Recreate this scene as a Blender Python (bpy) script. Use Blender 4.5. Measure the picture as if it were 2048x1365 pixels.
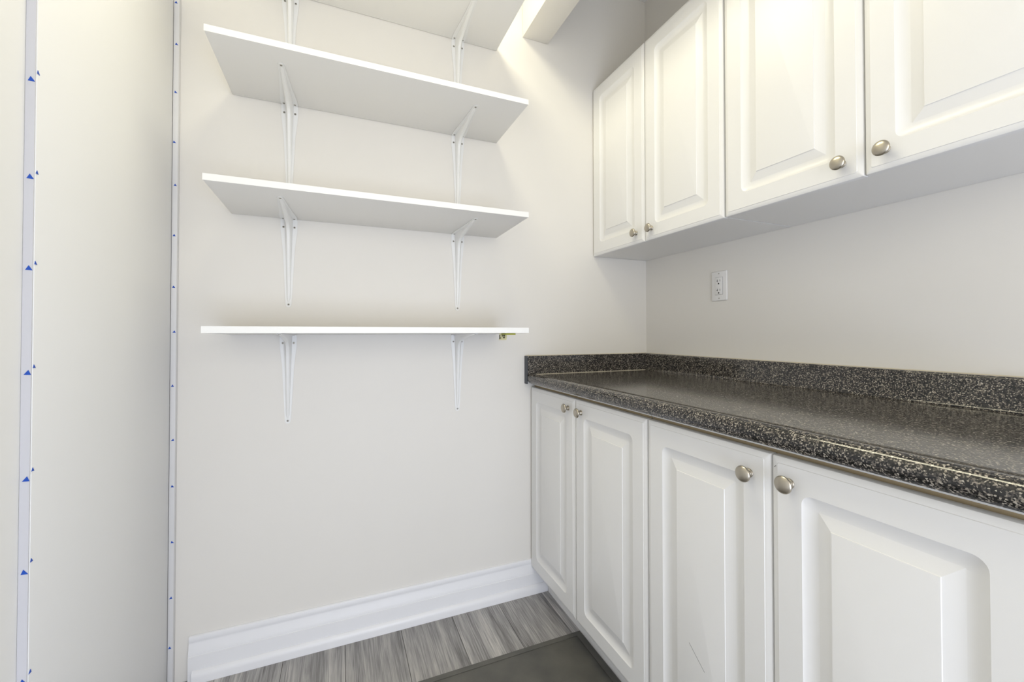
import bpy, bmesh, math, random
from mathutils import Vector, Matrix
random.seed(7)
for o in list(bpy.data.objects):
    bpy.data.objects.remove(o, do_unlink=True)
scene = bpy.context.scene
C = scene.collection
R = math.radians

# ------------------------------------------------------------------ camera
# world axes: x = 0 is the cabinet wall (room at x < 0), y = 0 the shelf wall (room at y < 0)
F_PX, YAW, PITCH, ROLL = 835.72, -22.505, 0.744, -0.031
CAM = Vector((-1.3677, -1.612, 1.0897))
cd = bpy.data.cameras.new('camera'); cam = bpy.data.objects.new('camera', cd); C.objects.link(cam)
cd.sensor_fit = 'HORIZONTAL'; cd.sensor_width = 36.0; cd.lens = F_PX / 2048 * 36.0
cd.shift_y = -27.1 / 2048; cd.clip_start = 0.02; cd.clip_end = 50
ya, pi_, ro = R(YAW), R(PITCH), R(ROLL)
fwd = Vector((-math.sin(ya) * math.cos(pi_), math.cos(ya) * math.cos(pi_), math.sin(pi_)))
rt = Vector((math.cos(ya), math.sin(ya), 0)); up = rt.cross(fwd)
r2 = rt * math.cos(ro) + up * math.sin(ro); u2 = -rt * math.sin(ro) + up * math.cos(ro)
M3 = Matrix((r2, u2, -fwd)).transposed()
cam.matrix_world = Matrix.Translation(CAM) @ M3.to_4x4()
scene.camera = cam

# ------------------------------------------------------------------ world, daylight, exposure
w = bpy.data.worlds.new('world'); scene.world = w; w.use_nodes = True
w.node_tree.nodes['Background'].inputs[0].default_value = (0.95, 0.97, 1.0, 1)
w.node_tree.nodes['Background'].inputs[1].default_value = 1.2
scene.view_settings.view_transform = 'Standard'
scene.view_settings.look = 'None'
scene.view_settings.gamma = 1.0
scene.view_settings.use_curve_mapping = False
scene.view_settings.exposure = 0.18

XL, YF, ZC = -1.862, -2.90, 2.70         # left wall, wall behind the camera, ceiling
LAMP_W, DAY_W = 8.4, 24.5
ld = bpy.data.lights.new('doorway_daylight', 'AREA'); ld.shape = 'RECTANGLE'; ld.size = 1.25; ld.size_y = 1.0
ld.energy = DAY_W; ld.color = (0.71, 0.80, 1.0)
lo = bpy.data.objects.new('doorway_daylight', ld); C.objects.link(lo)
lo.location = (-0.98, YF - 0.16, 0.54); lo.rotation_euler = (R(90), 0, 0)   # shines towards +y
FILL_W = 11.0
hd = bpy.data.lights.new('warm_fill', 'AREA'); hd.shape = 'RECTANGLE'; hd.size = 1.2; hd.size_y = 0.95
hd.energy = FILL_W; hd.color = (1.0, 0.92, 0.74)
ho = bpy.data.objects.new('warm_fill', hd); C.objects.link(ho)
ho.location = (-0.98, YF - 0.16, 1.56); ho.rotation_euler = (R(90), 0, 0)   # added warm fill across the upper part of the doorway, no known lamp there

# ------------------------------------------------------------------ materials
def nt(name):
    m = bpy.data.materials.new(name); m.use_nodes = True
    n = m.node_tree.nodes; b = n['Principled BSDF']
    return m, n, m.node_tree.links, b
def plain(name, col, rough=0.5, metal=0.0, bump=0.0, bscale=200, var=0.0, spec=0.5):
    m, n, l, b = nt(name)
    b.inputs['Base Color'].default_value = (*col, 1); b.inputs['Roughness'].default_value = rough
    b.inputs['Metallic'].default_value = metal; b.inputs['Specular IOR Level'].default_value = spec
    if bump or var:
        tc = n.new('ShaderNodeTexCoord'); nz = n.new('ShaderNodeTexNoise')
        nz.inputs['Scale'].default_value = bscale; nz.inputs['Detail'].default_value = 4
        l.new(tc.outputs['Object'], nz.inputs['Vector'])
        if bump:
            bp = n.new('ShaderNodeBump'); bp.inputs['Strength'].default_value = bump; bp.inputs['Distance'].default_value = 0.001
            l.new(nz.outputs['Fac'], bp.inputs['Height']); l.new(bp.outputs['Normal'], b.inputs['Normal'])
        if var:
            nz2 = n.new('ShaderNodeTexNoise'); nz2.inputs['Scale'].default_value = 3
            l.new(tc.outputs['Object'], nz2.inputs['Vector'])
            mx = n.new('ShaderNodeMix'); mx.data_type = 'RGBA'
            mx.inputs[6].default_value = (*[c * (1 - var) for c in col], 1); mx.inputs[7].default_value = (*[min(1, c * (1 + var)) for c in col], 1)
            l.new(nz2.outputs['Fac'], mx.inputs[0]); l.new(mx.outputs[2], b.inputs['Base Color'])
    return m
PAINT = plain('wall_paint', (0.80, 0.775, 0.73), 0.55, bump=0.08, bscale=350, var=0.015)
WHITE_WALL = plain('white_panel_paint', (0.87, 0.87, 0.865), 0.5, bump=0.05, bscale=250, var=0.01)
TRIM = plain('trim_gloss_paint', (0.85, 0.85, 0.87), 0.35)
STRIP = plain('grey_vinyl_strip', (0.60, 0.60, 0.64), 0.45)
CORNER = plain('white_vinyl_strip', (0.74, 0.735, 0.74), 0.45)
FOIL = plain('white_thermofoil', (0.82, 0.815, 0.805), 0.32, bump=0.03, bscale=500)
MELA = plain('white_melamine', (0.84, 0.83, 0.81), 0.4)
EDGE = plain('white_edge_band', (0.88, 0.88, 0.87), 0.4)
GAP_TAN = plain('tan_gap_shade', (0.42, 0.33, 0.20), 0.8, var=0.1)  # tan colour stands in for the shade in the gap behind the doors
STEEL = plain('white_enamel_steel', (0.85, 0.85, 0.84), 0.3)
SCREW = plain('zinc_screw', (0.42, 0.40, 0.36), 0.35, metal=1.0)
RECESS = plain('screw_recess', (0.03, 0.03, 0.03), 0.7)
PLASTIC = plain('outlet_plastic', (0.84, 0.83, 0.82), 0.3)
DARK = plain('slot_dark', (0.02, 0.018, 0.015), 0.8)
BLUE = plain('blue_tape', (0.004, 0.07, 0.45), 0.5)
SHADOWGAP = plain('dark_recess', (0.06, 0.05, 0.04), 0.9)
CAULK = plain('caulk', (0.62, 0.56, 0.44), 0.5)
LINE = plain('pen_scratch', (0.10, 0.10, 0.10), 0.7)
TILE = plain('ceiling_tile', (0.80, 0.79, 0.76), 0.9, bump=0.5, bscale=120, var=0.03)
END = plain('laminate_end_cap', (0.045, 0.052, 0.062), 0.4, var=0.25)

m, n, l, b = nt('brushed_nickel')
b.inputs['Base Color'].default_value = (0.47, 0.43, 0.36, 1); b.inputs['Metallic'].default_value = 1; b.inputs['Roughness'].default_value = 0.33
NICKEL = m

def granite():
    m, n, l, b = nt('granite_laminate')
    tc = n.new('ShaderNodeTexCoord')
    def vor(scale, rnd=1.0):
        v = n.new('ShaderNodeTexVoronoi'); v.inputs['Scale'].default_value = scale; v.inputs['Randomness'].default_value = rnd
        l.new(dist.outputs[0], v.inputs['Vector']); return v
    nz = n.new('ShaderNodeTexNoise'); nz.inputs['Scale'].default_value = 300; nz.inputs['Detail'].default_value = 2
    l.new(tc.outputs['Object'], nz.inputs['Vector'])
    sc = n.new('ShaderNodeVectorMath'); sc.operation = 'SCALE'; sc.inputs['Scale'].default_value = 0.0015
    l.new(nz.outputs['Color'], sc.inputs[0])
    dist = n.new('ShaderNodeVectorMath'); dist.operation = 'ADD'
    l.new(tc.outputs['Object'], dist.inputs[0]); l.new(sc.outputs[0], dist.inputs[1])
    v1 = vor(480)
    cr = n.new('ShaderNodeValToRGB'); cr.color_ramp.interpolation = 'CONSTANT'
    e = cr.color_ramp.elements
    e[0].position = 0.0; e[0].color = (0.006, 0.006, 0.007, 1)
    e[1].position = 0.40; e[1].color = (0.018, 0.017, 0.017, 1)
    for p, c in ((0.58, (0.055, 0.050, 0.046, 1)), (0.72, (0.13, 0.115, 0.10, 1)), (0.84, (0.27, 0.24, 0.20, 1)), (0.94, (0.44, 0.40, 0.34, 1))):
        q = e.new(p); q.color = c
    sep = n.new('ShaderNodeSeparateColor'); l.new(v1.outputs['Color'], sep.inputs[0])
    l.new(sep.outputs[0], cr.inputs[0])
    l.new(cr.outputs[0], b.inputs['Base Color'])
    b.inputs['Roughness'].default_value = 0.13
    b.inputs['IOR'].default_value = 1.6
    bp = n.new('ShaderNodeBump'); bp.inputs['Strength'].default_value = 0.05; bp.inputs['Distance'].default_value = 0.0004
    nb = n.new('ShaderNodeTexNoise'); nb.inputs['Scale'].default_value = 500; nb.inputs['Detail'].default_value = 1
    l.new(tc.outputs['Object'], nb.inputs['Vector'])
    l.new(nb.outputs['Fac'], bp.inputs['Height']); l.new(bp.outputs['Normal'], b.inputs['Normal'])
    return m
GRANITE = granite()

def plank_mat():
    m, n, l, b = nt('grey_oak_plank')
    tc = n.new('ShaderNodeTexCoord'); oi = n.new('ShaderNodeObjectInfo')
    off = n.new('ShaderNodeVectorMath'); off.operation = 'ADD'
    cmb = n.new('ShaderNodeCombineXYZ')
    mul = n.new('ShaderNodeMath'); mul.operation = 'MULTIPLY'; mul.inputs[1].default_value = 37.0
    l.new(oi.outputs['Random'], mul.inputs[0]); l.new(mul.outputs[0], cmb.inputs['X']); l.new(mul.outputs[0], cmb.inputs['Y'])
    l.new(tc.outputs['Object'], off.inputs[0]); l.new(cmb.outputs[0], off.inputs[1])
    def nse(sx, sy, detail, distort=0.0):
        mp = n.new('ShaderNodeMapping'); mp.inputs['Scale'].default_value = (sx, sy, 1)
        l.new(off.outputs[0], mp.inputs['Vector'])
        z = n.new('ShaderNodeTexNoise'); z.inputs['Scale'].default_value = 1; z.inputs['Detail'].default_value = detail
        z.inputs['Distortion'].default_value = distort
        l.new(mp.outputs[0], z.inputs['Vector']); return z
    broad = nse(22, 1.3, 3, 0.6); fine = nse(240, 9, 5, 0.3)
    mx = n.new('ShaderNodeMath'); mx.operation = 'MULTIPLY_ADD'; mx.inputs[1].default_value = 0.55
    l.new(broad.outputs['Fac'], mx.inputs[0])
    f2 = n.new('ShaderNodeMath'); f2.operation = 'MULTIPLY'; f2.inputs[1].default_value = 0.45
    l.new(fine.outputs['Fac'], f2.inputs[0]); l.new(f2.outputs[0], mx.inputs[2])
    cr = n.new('ShaderNodeValToRGB'); e = cr.color_ramp.elements
    e[0].position = 0.33; e[0].color = (0.120, 0.113, 0.110, 1)
    e[1].position = 0.66; e[1].color = (0.60, 0.575, 0.55, 1)
    q = e.new(0.5); q.color = (0.335, 0.325, 0.32, 1)
    l.new(mx.outputs[0], cr.inputs[0])
    hs = n.new('ShaderNodeHueSaturation'); mr = n.new('ShaderNodeMapRange')
    mr.inputs['To Min'].default_value = 0.82; mr.inputs['To Max'].default_value = 1.15
    l.new(oi.outputs['Random'], mr.inputs['Value']); l.new(mr.outputs[0], hs.inputs['Value']); l.new(cr.outputs[0], hs.inputs['Color'])
    l.new(hs.outputs[0], b.inputs['Base Color'])
    b.inputs['Roughness'].default_value = 0.42
    bp = n.new('ShaderNodeBump'); bp.inputs['Strength'].default_value = 0.25; bp.inputs['Distance'].default_value = 0.0008
    l.new(fine.outputs['Fac'], bp.inputs['Height']); l.new(bp.outputs['Normal'], b.inputs['Normal'])
    return m
PLANK = plank_mat()

def rubber():
    m, n, l, b = nt('dark_rubber')
    tc = n.new('ShaderNodeTexCoord'); z = n.new('ShaderNodeTexNoise'); z.inputs['Scale'].default_value = 9; z.inputs['Detail'].default_value = 5
    l.new(tc.outputs['Object'], z.inputs['Vector'])
    cr = n.new('ShaderNodeValToRGB'); e = cr.color_ramp.elements
    e[0].position = 0.35; e[0].color = (0.080, 0.079, 0.070, 1); e[1].position = 0.75; e[1].color = (0.140, 0.135, 0.116, 1)
    l.new(z.outputs['Fac'], cr.inputs[0]); l.new(cr.outputs[0], b.inputs['Base Color'])
    b.inputs['Roughness'].default_value = 0.55
    z2 = n.new('ShaderNodeTexNoise'); z2.inputs['Scale'].default_value = 400
    l.new(tc.outputs['Object'], z2.inputs['Vector'])
    bp = n.new('ShaderNodeBump'); bp.inputs['Strength'].default_value = 0.2; bp.inputs['Distance'].default_value = 0.001
    l.new(z2.outputs['Fac'], bp.inputs['Height']); l.new(bp.outputs['Normal'], b.inputs['Normal'])
    return m
RUBBER = rubber()
m, n, l, b = nt('lamp_diffuser')
b.inputs['Base Color'].default_value = (0.9, 0.9, 0.85, 1)
b.inputs['Emission Color'].default_value = (1.0, 0.93, 0.78, 1); b.inputs['Emission Strength'].default_value = 2.0
DIFFUSER = m
m, n, l, b = nt('sticker_paper')
b.inputs['Base Color'].default_value = (0.66, 0.62, 0.36, 1); b.inputs['Roughness'].default_value = 0.6
STICKER = m
GREEN = plain('sticker_green', (0.36, 0.37, 0.05), 0.5)

# ------------------------------------------------------------------ mesh helpers
def origin_of(o):
    v = Vector((0, 0, 0))
    while o is not None:
        v += o.location; o = o.parent
    return v
def shade(me, ang=32):
    bm = bmesh.new(); bm.from_mesh(me)
    for f in bm.faces: f.smooth = True
    for e in bm.edges:
        e.smooth = not (len(e.link_faces) != 2 or e.calc_face_angle(0) > R(ang))
    bm.to_mesh(me); bm.free()
def obj(name, bm, mat, parent=None, recalc=True, smooth=True, at=None):
    """bm holds world coordinates (or local ones when `at` is given); becomes ONE mesh object"""
    if recalc: bmesh.ops.recalc_face_normals(bm, faces=bm.faces[:])
    po = origin_of(parent) if parent else Vector((0, 0, 0))
    if at is None and parent:
        bmesh.ops.translate(bm, vec=-po, verts=bm.verts[:])
    me = bpy.data.meshes.new(name); bm.to_mesh(me); bm.free()
    for mm in (mat if isinstance(mat, (list, tuple)) else [mat]): me.materials.append(mm)
    if smooth: shade(me)
    o = bpy.data.objects.new(name, me); C.objects.link(o)
    if parent: o.parent = parent
    if at is not None: o.location = Vector(at) - po
    return o
def inst(o, parent, at):
    c = o.copy(); C.objects.link(c); c.parent = parent; c.location = Vector(at) - origin_of(parent); return c
def thing(name, label, cat, loc, group=None):
    o = bpy.data.objects.new(name, None); C.objects.link(o); o.location = loc; o.empty_display_size = 0.05
    return tag(o, label, cat, group)
def tag(o, label, cat, group=None):
    o['label'] = label; o['category'] = cat
    if group: o['group'] = group
    return o
def struct(o, label=None):
    o['kind'] = 'structure'
    if label: o['label'] = label
    return o
def box(bm, x0, x1, y0, y1, z0, z1, bev=0.0, seg=2):
    r = bmesh.ops.create_cube(bm, size=1.0)
    vs = r['verts']
    for v in vs:
        v.co = Vector(((x0 + x1) / 2 + v.co.x * (x1 - x0), (y0 + y1) / 2 + v.co.y * (y1 - y0), (z0 + z1) / 2 + v.co.z * (z1 - z0)))
    if bev:
        es = list({e for v in vs for e in v.link_edges})
        bmesh.ops.bevel(bm, geom=es, offset=bev, segments=seg, profile=0.5, affect='EDGES')
    return bm
def bx(*a, **k):
    return box(bmesh.new(), *a, **k)
def extrude(bm, pts, axis, a0, a1):
    """profile pts (2D, order of the two remaining axes) extruded along axis from a0 to a1"""
    def mk(p, a):
        return {0: (a, p[0], p[1]), 1: (p[0], a, p[1]), 2: (p[0], p[1], a)}[axis]
    A = [bm.verts.new(mk(p, a0)) for p in pts]; B = [bm.verts.new(mk(p, a1)) for p in pts]
    k = len(pts)
    for i in range(k):
        bm.faces.new((A[i], A[(i + 1) % k], B[(i + 1) % k], B[i]))
    bm.faces.new(A); bm.faces.new(B[::-1])
    return bm
def lathe(prof, n=28):
    """profile of (distance along -x, radius), turned round the x axis at the origin"""
    bm = bmesh.new(); rings = []
    for d, r in prof:
        if r < 1e-6: rings.append([bm.verts.new((-d, 0, 0))])
        else: rings.append([bm.verts.new((-d, r * math.cos(2 * math.pi * i / n), r * math.sin(2 * math.pi * i / n))) for i in range(n)])
    for a, b_ in zip(rings, rings[1:]):
        for i in range(n):
            j = (i + 1) % n
            if len(b_) == 1: bm.faces.new((a[i], a[j], b_[0]))
            elif len(a) == 1: bm.faces.new((a[0], b_[j], b_[i]))
            else: bm.faces.new((a[i], a[j], b_[j], b_[i]))
    return bm

# ------------------------------------------------------------------ room shell
fl = struct(obj('floor', bx(XL - 0.1, 0.1, YF - 0.6, 0.1, -0.10, -0.004), SHADOWGAP))
# vinyl planks run along y; one joint falls at x = -0.77
PW, PL = 0.191, 1.22
base = None
k0 = -6
for k in range(-6, 5):
    x0 = -0.77 + k * PW; x1 = x0 + PW
    x0c, x1c = max(x0, XL), min(x1, 0.0)
    if x1c - x0c < 0.02: continue
    ys = [0.0]; y = -((k * 0.43) % 1.0) * PL - 0.35
    while y > YF: ys.append(y); y -= PL
    ys.append(YF)
    for a, c in zip(ys, ys[1:]):
        obj('plank', bx(x0c + 0.0006, x1c - 0.0006, c + 0.0005, a - 0.0005, -0.006, 0.0, bev=0.0008, seg=1), PLANK, fl)
struct(obj('wall_back', bx(XL - 0.1, 0.1, 0.0, 0.1, -0.05, ZC + 0.1), PAINT), 'greige painted wall that carries the shelves')
struct(obj('wall_right', bx(0.0, 0.1, YF - 0.1, 0.0, -0.05, ZC + 0.1), PAINT), 'greige painted wall behind the cabinets')
struct(obj('wall_left', bx(XL - 0.1, XL, YF - 0.1, 0.0, -0.05, ZC + 0.1), WHITE_WALL), 'white painted side wall')
# wall behind the camera with a doorway
DX0, DX1, DZ = -1.52, -0.44, 2.08
bm = bmesh.new()
box(bm, XL, DX0, YF - 0.1, YF, 0, ZC); box(bm, DX1, 0.0, YF - 0.1, YF, 0, ZC); box(bm, DX0, DX1, YF - 0.1, YF, DZ, ZC)
struct(obj('wall_front', bm, WHITE_WALL), 'white wall with the open doorway')
bm = bmesh.new()
box(bm, DX0 - 0.07, DX0, YF, YF + 0.018, 0, DZ + 0.07, bev=0.003); box(bm, DX1, DX1 + 0.07, YF, YF + 0.018, 0, DZ + 0.07, bev=0.003)
box(bm, DX0, DX1, YF, YF + 0.018, DZ, DZ + 0.07, bev=0.003)
struct(obj('trim_1', bm, TRIM), 'white casing round the open doorway')
# suspended ceiling: deck, tiles and T-bars, wall angle
ce = struct(obj('ceiling', bx(XL - 0.1, 0.1, YF - 0.1, 0.1, ZC + 0.03, ZC + 0.12), TILE), 'suspended ceiling of off-white tiles')
LX0, LX1, LY0, LY1 = -1.335, -0.965, -1.05, -0.05      # opening of the ceiling light
gx = [XL + 0.003, LX0, LX1, -0.53, -0.002]; gy = [-0.002, LY0, -2.02, YF + 0.002]
for a, c in zip(gx, gx[1:]):
    for d, e in zip(gy, gy[1:]):
        if a == LX0 and d == gy[0]:
            obj('tile', bx(a + .012, c - .012, LY1 + .012, d - .012, ZC + 0.004, ZC + 0.02), TILE, ce); continue
        obj('tile', bx(a + .012, c - .012, e + .012, d - .012, ZC + 0.004, ZC + 0.02), TILE, ce)
bm = bmesh.new()
for a in gx[1:-1]: box(bm, a - .012, a + .012, YF, 0, ZC - 0.002, ZC + 0.004)
for d in gy[1:-1]: box(bm, XL, 0, d - .012, d + .012, ZC - 0.003, ZC + 0.004)
obj('t_bar', bm, TRIM, ce)
bm = bmesh.new()
box(bm, XL, 0, -0.018, -0.001, ZC - 0.002, ZC + .0); box(bm, -0.018, -0.001, YF, -0.018, ZC - 0.002, ZC)
obj('wall_angle', bm, TRIM, ce)
# boxed-in beam under the ceiling
struct(obj('trim_2', bx(-0.651, -0.531, YF, -0.001, 2.349, ZC + 0.02, bev=0.0015), PAINT), 'boxed-in beam running out from the shelf wall under the ceiling')

# baseboard with shoe moulding on the shelf wall
pb = [(0, 0.0), (0, .138), (-.004, .138), (-.0075, .1355), (-.009, .130), (-.0085, .121), (-.007, .1175), (-.0075, .114), (-.0095, .104),
      (-.0125, .092), (-.0145, .084), (-.0145, .0805), (-.0165, .0795), (-.0165, 0.0)]
bb = struct(obj('baseboard_back', extrude(bmesh.new(), pb, 0, -1.797, -0.02), TRIM), 'tall white moulded baseboard under the shelves')
ps = [(-.0165, 0.0), (-.0165, .036), (-.0185, .036), (-.0225, .033), (-.026, .0265), (-.0275, .019), (-.0275, 0.0)]
obj('shoe_moulding', extrude(bmesh.new(), ps, 0, -1.7855, -0.02), TRIM, bb)

# ------------------------------------------------------------------ left side panel and its strips with blue tape scraps
def tri(bm, o, ax_u, ax_v, nrm, s, lean):
    pts = [(-.55 * s, -.4 * s), (.55 * s, -.45 * s), (lean * s, .55 * s)]
    A = [bm.verts.new(o + ax_u * a + ax_v * b_) for a, b_ in pts]
    B = [bm.verts.new(o + ax_u * a + ax_v * b_ + nrm * 0.0006) for a, b_ in pts]
    bm.faces.new(A); bm.faces.new(B)
    for i in range(3): bm.faces.new((A[i], A[(i + 1) % 3], B[(i + 1) % 3], B[i]))
    return bm
PX = -1.848
pan = thing('wall_panel', 'tall white flat panel fixed on the left wall, blue tape specks along its edge', 'panel', (PX - .007, -0.33, 0))
obj('board', bx(XL + .0005, PX, -0.643, -0.0185, 0.004, 2.62, bev=0.0003), WHITE_WALL, pan)
st = obj('edge_strip', bx(XL + .0005, PX - .0012, -0.6455, -0.643, 0.004, 2.62), STRIP, pan)
X, Y, Z = Vector((1, 0, 0)), Vector((0, 1, 0)), Vector((0, 0, 1))
zn = [1.524, 1.356, 1.202, 1.023, 0.843, 0.686, 0.507]
for z in zn:
    z += random.uniform(-.002, .002)
    obj('tape_scrap', tri(bmesh.new(), Vector((PX - .0055, -0.6456, z)), X, Z, -Y, .0085, random.uniform(-.2, .2)), BLUE, st, smooth=False)
    obj('tape_scrap', tri(bmesh.new(), Vector((PX + .0002, -0.6405, z + .012 + random.uniform(-.003, .006))), Y, Z, X, .0062, random.uniform(-.3, .3)), BLUE, st, smooth=False)
cs = struct(obj('trim_3', bx(-1.8475, -1.8335, -0.018, -0.0005, 0.0, 2.66, bev=0.001), CORNER), 'thin white corner strip dotted with blue tape specks')
for z in [2.123, 1.992, 1.841, 1.684, 1.55, 1.393, 1.233, 1.094, 0.927, 0.76, 0.618, 0.447, 0.277, 0.126, 2.28, 2.43]:
    obj('tape_scrap', tri(bmesh.new(), Vector((-1.8405 + random.uniform(-.002, .003), -0.0181, z)), X, Z, -Y, .0072, random.uniform(-.4, .4)), BLUE, cs, smooth=False)

# ------------------------------------------------------------------ ceiling light
lt = thing('ceiling_light', 'long bright recessed fluorescent ceiling light above the top shelf', 'ceiling light', (-1.15, -0.55, ZC))
bm = bmesh.new()
for a in ((LX0, LX0 + .02, LY0, LY1), (LX1 - .02, LX1, LY0, LY1), (LX0 + .02, LX1 - .02, LY0, LY0 + .02), (LX0 + .02, LX1 - .02, LY1 - .02, LY1)):
    box(bm, *a, ZC - 0.006, ZC + 0.02)
obj('frame', bm, TRIM, lt)
obj('diffuser', bx(LX0 + .02, LX1 - .02, LY0 + .02, LY1 - .02, ZC + 0.0, ZC + 0.006), DIFFUSER, lt)
al = bpy.data.lights.new('tube_light', 'AREA'); al.shape = 'RECTANGLE'; al.size = .33; al.size_y = .93; al.energy = LAMP_W; al.color = (1.0, 0.94, 0.67)
ao = bpy.data.objects.new('tube_light', al); C.objects.link(ao); al.spread = R(165); ao.parent = lt; ao.location = (0, 0, -0.008)

# ------------------------------------------------------------------ shelves and brackets
XS0, XS1, SD, TH = -1.6945, -0.7694, 0.318, 0.018
shelves = [(2.2578, 'topmost white wall shelf board, close under the ceiling light', 'under the topmost shelf'),
           (1.8731, 'white wall shelf board second down from the ceiling', 'under the second shelf down from the ceiling'),
           (1.4848, 'white wall shelf board directly above the lowest shelf', 'under the shelf directly above the lowest one'),
           (1.0894, 'lowest white wall shelf board with a yellow-green sticker under it', 'under the lowest shelf')]

def screw_mesh():
    bm = bmesh.new(); nn = 14
    prof = [(0, .0036), (.0006, .0036), (.0013, .0026), (.0013, .0016), (.0006, .0013), (.0006, 0)]
    rings = [[bm.verts.new((r * math.cos(2 * math.pi * i / nn), r * math.sin(2 * math.pi * i / nn), -d)) for i in range(nn)] if r else [bm.verts.new((0, 0, -d))] for d, r in prof]
    for q, (a, c) in enumerate(zip(rings, rings[1:])):
        for i in range(nn):
            j = (i + 1) % nn
            f = bm.faces.new((a[i], a[j], c[j], c[i]) if len(c) > 1 else (a[i], a[j], c[0]))
            f.material_index = 1 if q >= 3 else 0
    return bm
SCREW_ME = None
def screw(parent, at, horizontal):
    """head pointing down (horizontal False) or out of the wall towards -y (True)"""
    global SCREW_ME
    if SCREW_ME is None:
        o = obj('screw', screw_mesh(), [SCREW, RECESS], parent, at=at); SCREW_ME = o.data
    else:
        o = bpy.data.objects.new('screw', SCREW_ME); C.objects.link(o); o.parent = parent; o.location = Vector(at) - origin_of(parent)
    if horizontal: o.rotation_euler = (R(-90), 0, 0)
    return o

LEG, ARM = 0.302, 0.246
def bracket_meshes():
    """local frame: corner where wall meets shelf underside at the origin; wall leg down -z, arm out -y"""
    t = .0018
    def leg_outline(L):          # half width along the leg (0 at the corner)
        pts = [(0.0, .0235), (.006, .0260), (.040, .0255), (.11, .0180), (L - .03, .0102), (L - .008, .0088), (L - .002, .006), (L, .0025)]
        return pts
    plate = bmesh.new()
    for which, L in (('w', LEG), ('a', ARM)):
        o = leg_outline(L)
        ring = [(-h, d) for d, h in o] + [(h, d) for d, h in reversed(o)]
        vs = [[], []]
        for x, d in ring:
            for q, off in ((0, 0.0), (1, t)):
                co = (x, -off, -d) if which == 'w' else (x, -d, -off)
                vs[q].append(plate.verts.new(co))
        k = len(ring)
        plate.faces.new(vs[0]); plate.faces.new(vs[1])
        for i in range(k):
            plate.faces.new((vs[0][i], vs[0][(i + 1) % k], vs[1][(i + 1) % k], vs[1][i]))
    # raised rib: side profile stations (y, z of the ridge; y, z of the foot; half width at foot, at ridge)
    rib = bmesh.new()
    S = [((-.0019, -LEG + .016), (-.0010, -LEG + .016), .0020, .0008), ((-.0050, -LEG + .030), (-.001, -LEG + .030), .0048, .0026),
         ((-.0120, -.16), (-.001, -.16), .0062, .0040), ((-.0220, -.070), (-.001, -.070), .0080, .0052), ((-.0265, -.045), (-.001, -.036), .0088, .0056),
         ((-.0345, -.0345), (-.001, -.001), .0095, .0058),
         ((-.045, -.0265), (-.036, -.001), .0088, .0056), ((-.070, -.0220), (-.070, -.001), .0080, .0052), ((-.135, -.0120), (-.135, -.001), .0062, .0040),
         ((-ARM + .030, -.0050), (-ARM + .030, -.001), .0048, .0026), ((-ARM + .016, -.0019), (-ARM + .016, -.0010), .0020, .0008)]
    rows = []
    for (ry, rz), (fy, fz), hf, hr in S:
        my, mz = fy + (ry - fy) * .75, fz + (rz - fz) * .75
        rows.append([rib.verts.new(c) for hf, hr in ((hf * 1.3, hr * 1.3),) for c in ((-hf, fy, fz), (-hr * 1.25, my, mz), (-hr * .6, ry, rz), (hr * .6, ry, rz), (hr * 1.25, my, mz), (hf, fy, fz))])
    for a, c in zip(rows, rows[1:]):
        for i in range(5): rib.faces.new((a[i], a[i + 1], c[i + 1], c[i]))
        rib.faces.new((a[5], a[0], c[0], c[5]))
    rib.faces.new(rows[0]); rib.faces.new(rows[-1][::-1])
    return plate, rib
PLATE = RIB = None
def bracket(x, z, label, k=0.0):
    global PLATE, RIB
    z -= SD * k
    th = thing('shelf_bracket', label, 'bracket', (x, -0.0005, z), 'white steel shelf brackets')
    if PLATE is None:
        pm, rm = bracket_meshes()
        p = obj('plate', pm, STEEL, th, at=(x, -.0005, z)); r_ = obj('rib', rm, STEEL, th, at=(x, -.0005, z)); PLATE, RIB = p.data, r_.data
    else:
        for nm, me in (('plate', PLATE), ('rib', RIB)):
            if k:                                        # arm bent up a little with the tilted shelf
                me = me.copy()
                for v in me.vertices: v.co.z -= v.co.y * k
            o = bpy.data.objects.new(nm, me); C.objects.link(o); o.parent = th
    for s in (-1, 1):
        screw(th, (x + s * .0168, -.0023, z - .028), True)
        screw(th, (x + s * .0168, -.013, z - .0018 + .013 * k), False)
    screw(th, (x, -.0023, z - LEG + .009), True)
    screw(th, (x, -ARM + .009, z - .0018 + (ARM - .009) * k), False)
    return th
for i, (z, lab, where) in enumerate(shelves):
    s = thing('wall_shelf', lab, 'shelf', ((XS0 + XS1) / 2, -SD / 2, z), 'white wall shelves')
    obj('board', bx(XS0 + .0008, XS1 - .0008, -SD + .0008, -.002, z + .0003, z + TH, bev=0.0006), MELA, s)
    bm = bmesh.new()
    box(bm, XS0, XS1, -SD, -SD + .0008, z + .0003, z + TH)
    obj('edge_band', bm, EDGE, s)
    k = (0, 0, .0150, .0180)[i]
    for ob in s.children:
        for v in ob.data.vertices: v.co.z -= (v.co.y + SD / 2) * k
    bracket(-1.527, z, 'white steel bracket %s, by the blue-dotted strip' % where, k)
    bracket(-0.934, z, 'white steel bracket %s, by the cabinets' % where, k)

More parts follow.
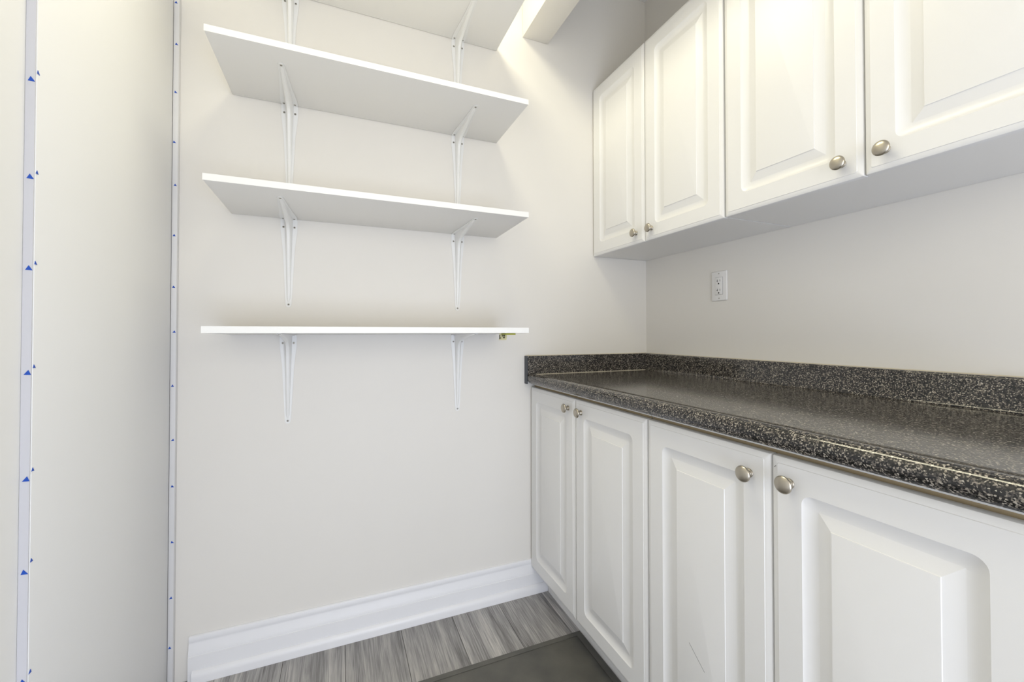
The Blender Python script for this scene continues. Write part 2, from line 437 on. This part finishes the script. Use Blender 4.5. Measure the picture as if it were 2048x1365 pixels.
# torn price sticker under the lowest shelf
zs = 1.0892
stk = thing('price_sticker', 'torn yellow-green price sticker hanging under the lowest shelf', 'sticker', (-0.835, -0.27, zs - .03))
obj('glued_strip', bx(-0.848, -0.811, -0.3005, -0.262, zs - .0062, zs - .0004, bev=.0003, seg=1), GREEN, stk)
bm = bmesh.new()
cols = 6; A = []; B = []
for i in range(cols + 1):
    t = i / cols
    for L_, off in ((A, 0), (B, .0004)):
        L_.append([bm.verts.new((-0.8560 + .0275 * s_ + .001 * math.sin(3 * t), -0.262 - off + .006 * t * t + .002 * math.sin(4 * s_), zs - .0008 - .0235 * t)) for s_ in (0, .33, .66, 1)])
for i in range(cols):
    for j in range(3):
        bm.faces.new((A[i][j], A[i][j + 1], A[i + 1][j + 1], A[i + 1][j])); bm.faces.new((B[i][j], B[i][j + 1], B[i + 1][j + 1], B[i + 1][j]))
flap = obj('flap', bm, STICKER, stk, recalc=True)
for (a, c, d, e) in ((.0005, .0035, .006, .021), (.0105, .0125, .005, .012), (.0135, .0215, .003, .006), (.0150, .0165, .007, .012), (.0175, .0190, .007, .012), (.0200, .0212, .007, .012), (.0150, .0212, .0135, .0180), (.0060, .0070, .014, .020)):
    ym = -0.2632 + .006 * (((d + e) / 2) / .0235) ** 2 - .0006
    obj('print_mark', bx(-0.8560 + a, -0.8560 + c, ym - .0003, ym + .002, zs - e, zs - d), plain('print_ink', (.06, .05, .02), .7) if 'print_ink' not in bpy.data.materials else bpy.data.materials['print_ink'], flap)

# ------------------------------------------------------------------ cabinets
def door_mesh(wd, h, x_face, y0, z0, t=.019):
    """raised-panel door; face at x_face looking towards -x, spanning y0 .. y0-wd and z0 .. z0+h"""
    loops = [(0, -t, .0015), (0, -.0075, .0015), (.0012, -.0045, .002), (.0045, -.0024, .003), (.0105, -.0012, .004), (.0118, -.0010, .004), (.0126, 0, .004),
             (.0555, 0, .018), (.0568, -.0012, .0175), (.0600, -.0030, .0165), (.0660, -.0058, .014), (.0730, -.0072, .011), (.0790, -.0074, .004),
             (.0800, -.0072, .0006), (.1015, -.0016, .0005), (.1022, -.0003, .0005), (.1040, 0, .0005)]
    bm = bmesh.new(); nseg = 6; rows = []
    for ins, d, r in loops:
        row = []
        for cx, cz, a0 in ((wd - ins - r, h - ins - r, 0), (ins + r, h - ins - r, 90), (ins + r, ins + r, 180), (wd - ins - r, ins + r, 270)):
            for i in range(nseg + 1):
                a = R(a0 + 90 * i / nseg)
                row.append(bm.verts.new((x_face - d, y0 - (cx + r * math.cos(a)), z0 + cz + r * math.sin(a))))
        rows.append(row)
    k = len(rows[0])
    for a, c in zip(rows, rows[1:]):
        for i in range(k): bm.faces.new((a[i], a[(i + 1) % k], c[(i + 1) % k], c[i]))
    bm.faces.new(rows[0][::-1]); bm.faces.new(rows[-1])
    return bm
KNOB = [(0, 0), (0, .0088), (.0016, .0092), (.0030, .0086), (.0042, .0068), (.0070, .0056), (.0105, .0055), (.0130, .0066), (.0146, .0100), (.0158, .0140),
        (.0172, .0158), (.0188, .0160), (.0203, .0154), (.0222, .0132), (.0238, .0098), (.0249, .0054), (.0253, 0)]
KN = None
def knob(parent, at):
    global KN
    if KN is None:
        o = obj('knob', lathe(KNOB), NICKEL, parent, at=at); KN = o
    else: o = inst(KN, parent, at)
    o['label'] = 'brushed nickel mushroom knob'
    return o
G = 0.0012
BX, UX = -0.6173, -0.3038           # door faces
def upper(yA, yM, yB, label, kn):
    c = thing('wall_cabinet', label, 'cabinet', (-0.14, (yA + yB) / 2, 1.4355), 'white wall cabinets')
    bm = bmesh.new()
    box(bm, UX + .0205, -.001, yB + .0015, yA - .0015, 1.4365, 2.193)
    obj('body', bm, MELA, c)
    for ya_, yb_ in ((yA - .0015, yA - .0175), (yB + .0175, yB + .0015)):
        obj('front_edge', bx(UX + .0196, UX + .0205, yb_, ya_, 1.4365, 2.193), GAP_TAN, c)
    for (a, b_), ky in (((yA, yM), kn[0]), ((yM, yB), kn[1])):
        d = obj('door', door_mesh(a - b_ - 2 * G, 2.1957 - 1.4350, UX, a - G, 1.4350), FOIL, c)
        knob(d, (UX, ky, 1.4765))
    return c
u1 = upper(-.0015, -.3500, -.7020, 'white wall cabinet in the corner by the shelves, above the outlet', (-.303, -.389))
u2 = upper(-.7045, -1.0640, -1.4240, 'white wall cabinet farther along from the shelves, no outlet under it', (-1.021, -1.104))

def lower(yA, yM, yB, label, kn, kz):
    c = thing('base_cabinet', label, 'cabinet', (-0.30, (yA + yB) / 2, 0.0), 'white base cabinets')
    obj('body', bx(BX + .0225, -.03, yB + .001, yA - .001, 0.1045, 0.8755), MELA, c)
    obj('front_edge', bx(BX + .0205, BX + .0225, yB + .001, yA - .001, 0.1045, 0.8686), GAP_TAN, c)  # painted tan for the shadowed gap seen over the door tops
    obj('top_rail', bx(BX + .0165, BX + .0225, yB + .001, yA - .001, 0.8688, 0.8755), MELA, c)
    obj('toe_kick', bx(-.548, -.536, yB, yA - .03, 0.0, 0.1045), MELA, c)
    ds = []
    for (a, b_), ky, z in (((yA, yM), kn[0], kz[0]), ((yM, yB), kn[1], kz[1])):
        d = obj('door', door_mesh(a - b_ - 2 * G, .8618 - .1050, BX, a - G, .1050), FOIL, c); ds.append(d)
        knob(d, (BX, ky, z))
    return ds
lower(-.0025, -.3630, -.7260, 'white base cabinet in the corner next to the baseboard', (-.319, -.404), (.8240, .8220))
ds = lower(-.7275, -1.0690, -1.4120, 'white base cabinet farther from the shelves, thin dark scratch on its door', (-1.025, -1.1055), (.8130, .8185))
def scratch(d, p, q, wd):
    p, q = Vector(p), Vector(q); dr = (q - p).normalized(); nr = Vector((0, -dr.z, dr.y)) * wd / 2
    bm = bmesh.new(); f = []
    for xx in (BX - .0002, BX + .0003):
        f.append([bm.verts.new((xx, v.y, v.z)) for v in (p + nr, q + nr, q - nr, p - nr)])
    bm.faces.new(f[0]); bm.faces.new(f[1])
    for i in range(4): bm.faces.new((f[0][i], f[0][(i + 1) % 4], f[1][(i + 1) % 4], f[1][i]))
    o = obj('scratch', bm, LINE, d, smooth=False); o['label'] = 'thin dark scratch'
SCR = scratch

# ------------------------------------------------------------------ countertop
CT, CF, CB = 0.915, -0.641, -1.425
ct = thing('countertop', 'dark speckled granite-look countertop with backsplash', 'countertop', (-.32, -.71, .877))
arc = lambda cx, cz, r, a0, a1, n_: [(cx + r * math.cos(R(a0 + (a1 - a0) * i / n_)), cz + r * math.sin(R(a0 + (a1 - a0) * i / n_))) for i in range(n_ + 1)]
top = [(-.0005, .8765), (-.0005, CT)]
top += [(-.031, CT)]
top += [(CF + .060, CT - .0002), (CF + .045, CT), (CF + .036, CT + .0012), (CF + .028, CT + .0026), (CF + .021, CT + .0032)]
top += arc(CF + .0195, CT + .0032 - .0195, .0195, 90, 215, 12)[1:]
top += [(CF + .010, .8800), (CF + .020, .8785), (CF + .028, .8765)]
obj('worktop', extrude(bmesh.new(), top, 1, CB, -.0245), GRANITE, ct)
bsT, BT = .9928, .0235
bs = [(-.0005, CT), (-.0005, bsT), (-BT + .006, bsT)] + arc(-BT + .006, bsT - .006, .006, 90, 180, 7)[1:] + [(-BT, CT + .009)]
bs += [(-BT - .009 + .009 * math.cos(R(a)), CT + .009 - .009 * math.sin(R(a))) for a in (15, 30, 45, 60, 75, 90)]
obj('backsplash', extrude(bmesh.new(), bs, 1, CB, -BT - .0002), GRANITE, ct)
sd = obj('side_splash', bx(-.6385, -.0005, -BT, -.0005, CT - .0001, bsT, bev=.0008, seg=1), GRANITE, ct)
sd['label'] = 'short speckled upstand along the shelf wall'
obj('end_cap', bx(-.6432, -.6386, -BT, -.0005, .8765, bsT), END, ct)
obj('caulk_line', bx(-.600, -BT - .0005, -BT - .0022, -BT, CT - .0005, CT + .0018), CAULK, ct)
obj('caulk_line', extrude(bmesh.new(), [(0 - .0003, bsT), (0 - .0003, bsT + .002), (-.0022, bsT)], 1, CB, -BT), CAULK, ct)
obj('caulk_line', extrude(bmesh.new(), [(-.0003, bsT), (-.0003, bsT + .0022), (-.0024, bsT)], 0, -.6385, -.0005), CAULK, ct)

# ------------------------------------------------------------------ outlet
oy, oz = -.4235, 1.2715
ou = thing('wall_outlet', 'white duplex wall outlet below the corner wall cabinet', 'outlet', (0, oy, oz))
obj('cover_plate', bx(-.0058, -.0002, oy - .0355, oy + .0355, oz - .0575, oz + .0575, bev=.0030, seg=3), PLASTIC, ou)
rc = obj('receptacle', bx(-.0078, -.0058, oy - .0165, oy + .0165, oz - .0335, oz + .0335, bev=.0007), PLASTIC, ou)
bm = bmesh.new()
for a in ((oy - .0172, oy + .0172, oz - .0342, oz - .0334), (oy - .0172, oy + .0172, oz + .0334, oz + .0342), (oy - .0172, oy - .0164, oz - .0342, oz + .0342), (oy + .0164, oy + .0172, oz - .0342, oz + .0342)):
    box(bm, -.0060, -.0056, *a)
obj('seam', bm, SHADOWGAP, ou)
for dz in (.0165, -.0195):
    zc = oz + dz
    bm = bmesh.new(); box(bm, -.0080, -.0070, oy + .0045, oy + .0063, zc - .001, zc + .0085); box(bm, -.0080, -.0070, oy + .0063, oy + .0098, zc + .0018, zc + .0036)
    obj('slot', bm, DARK, rc)
    obj('slot', bx(-.0080, -.0070, oy - .0066, oy - .0050, zc + .0002, zc + .0078), DARK, rc)
    pts = [(oy + .0030 * math.cos(R(a)), zc - .0076 + .0030 * math.sin(R(a))) for a in range(0, 181, 20)] + [(oy - .0030, zc - .0100), (oy + .0030, zc - .0100)]
    obj('slot', extrude(bmesh.new(), pts, 0, -.0080, -.0070), DARK, rc)
for s in (-1, 1):
    o = obj('screw', bx(-.0068, -.0056, oy - .0020, oy + .0020, oz + s * .0480 - .0022, oz + s * .0480 + .0022, bev=.0009), SCREW, ou)

# ------------------------------------------------------------------ floor mat
mx0, mx1, my0, my1 = -1.142, -0.551, -1.20, -0.2835
mt = thing('floor_mat', 'dark grey rubber mat with sloped border on the floor by cabinets', 'mat', ((mx0 + mx1) / 2, (my0 + my1) / 2, 0))
def ring_mesh(steps):
    bm = bmesh.new(); rows = []
    for ins, z in steps:
        rows.append([bm.verts.new(c) for c in ((mx0 + ins, my0 + ins, z), (mx1 - ins, my0 + ins, z), (mx1 - ins, my1 - ins, z), (mx0 + ins, my1 - ins, z))])
    for a, c in zip(rows, rows[1:]):
        for i in range(4): bm.faces.new((a[i], a[(i + 1) % 4], c[(i + 1) % 4], c[i]))
    return bm, rows
bm, rows = ring_mesh([(0, .0003), (0, .002), (.026, .0105), (.028, .0105), (.028, .0003)])
for i in range(4): bm.faces.new((rows[0][i], rows[0][(i + 1) % 4], rows[-1][(i + 1) % 4], rows[-1][i]))
obj('border', bm, RUBBER, mt)
obj('centre', bx(mx0 + .0285, mx1 - .0285, my0 + .0285, my1 - .0285, .0003, .0095, bev=.001), RUBBER, mt)

# scratch marks on the second base cabinet
SCR(ds[0], (0, -.868, .374), (0, -.912, .338), .0008)
SCR(ds[1], (0, -1.0765, .8400), (0, -1.0800, .8430), .0008)
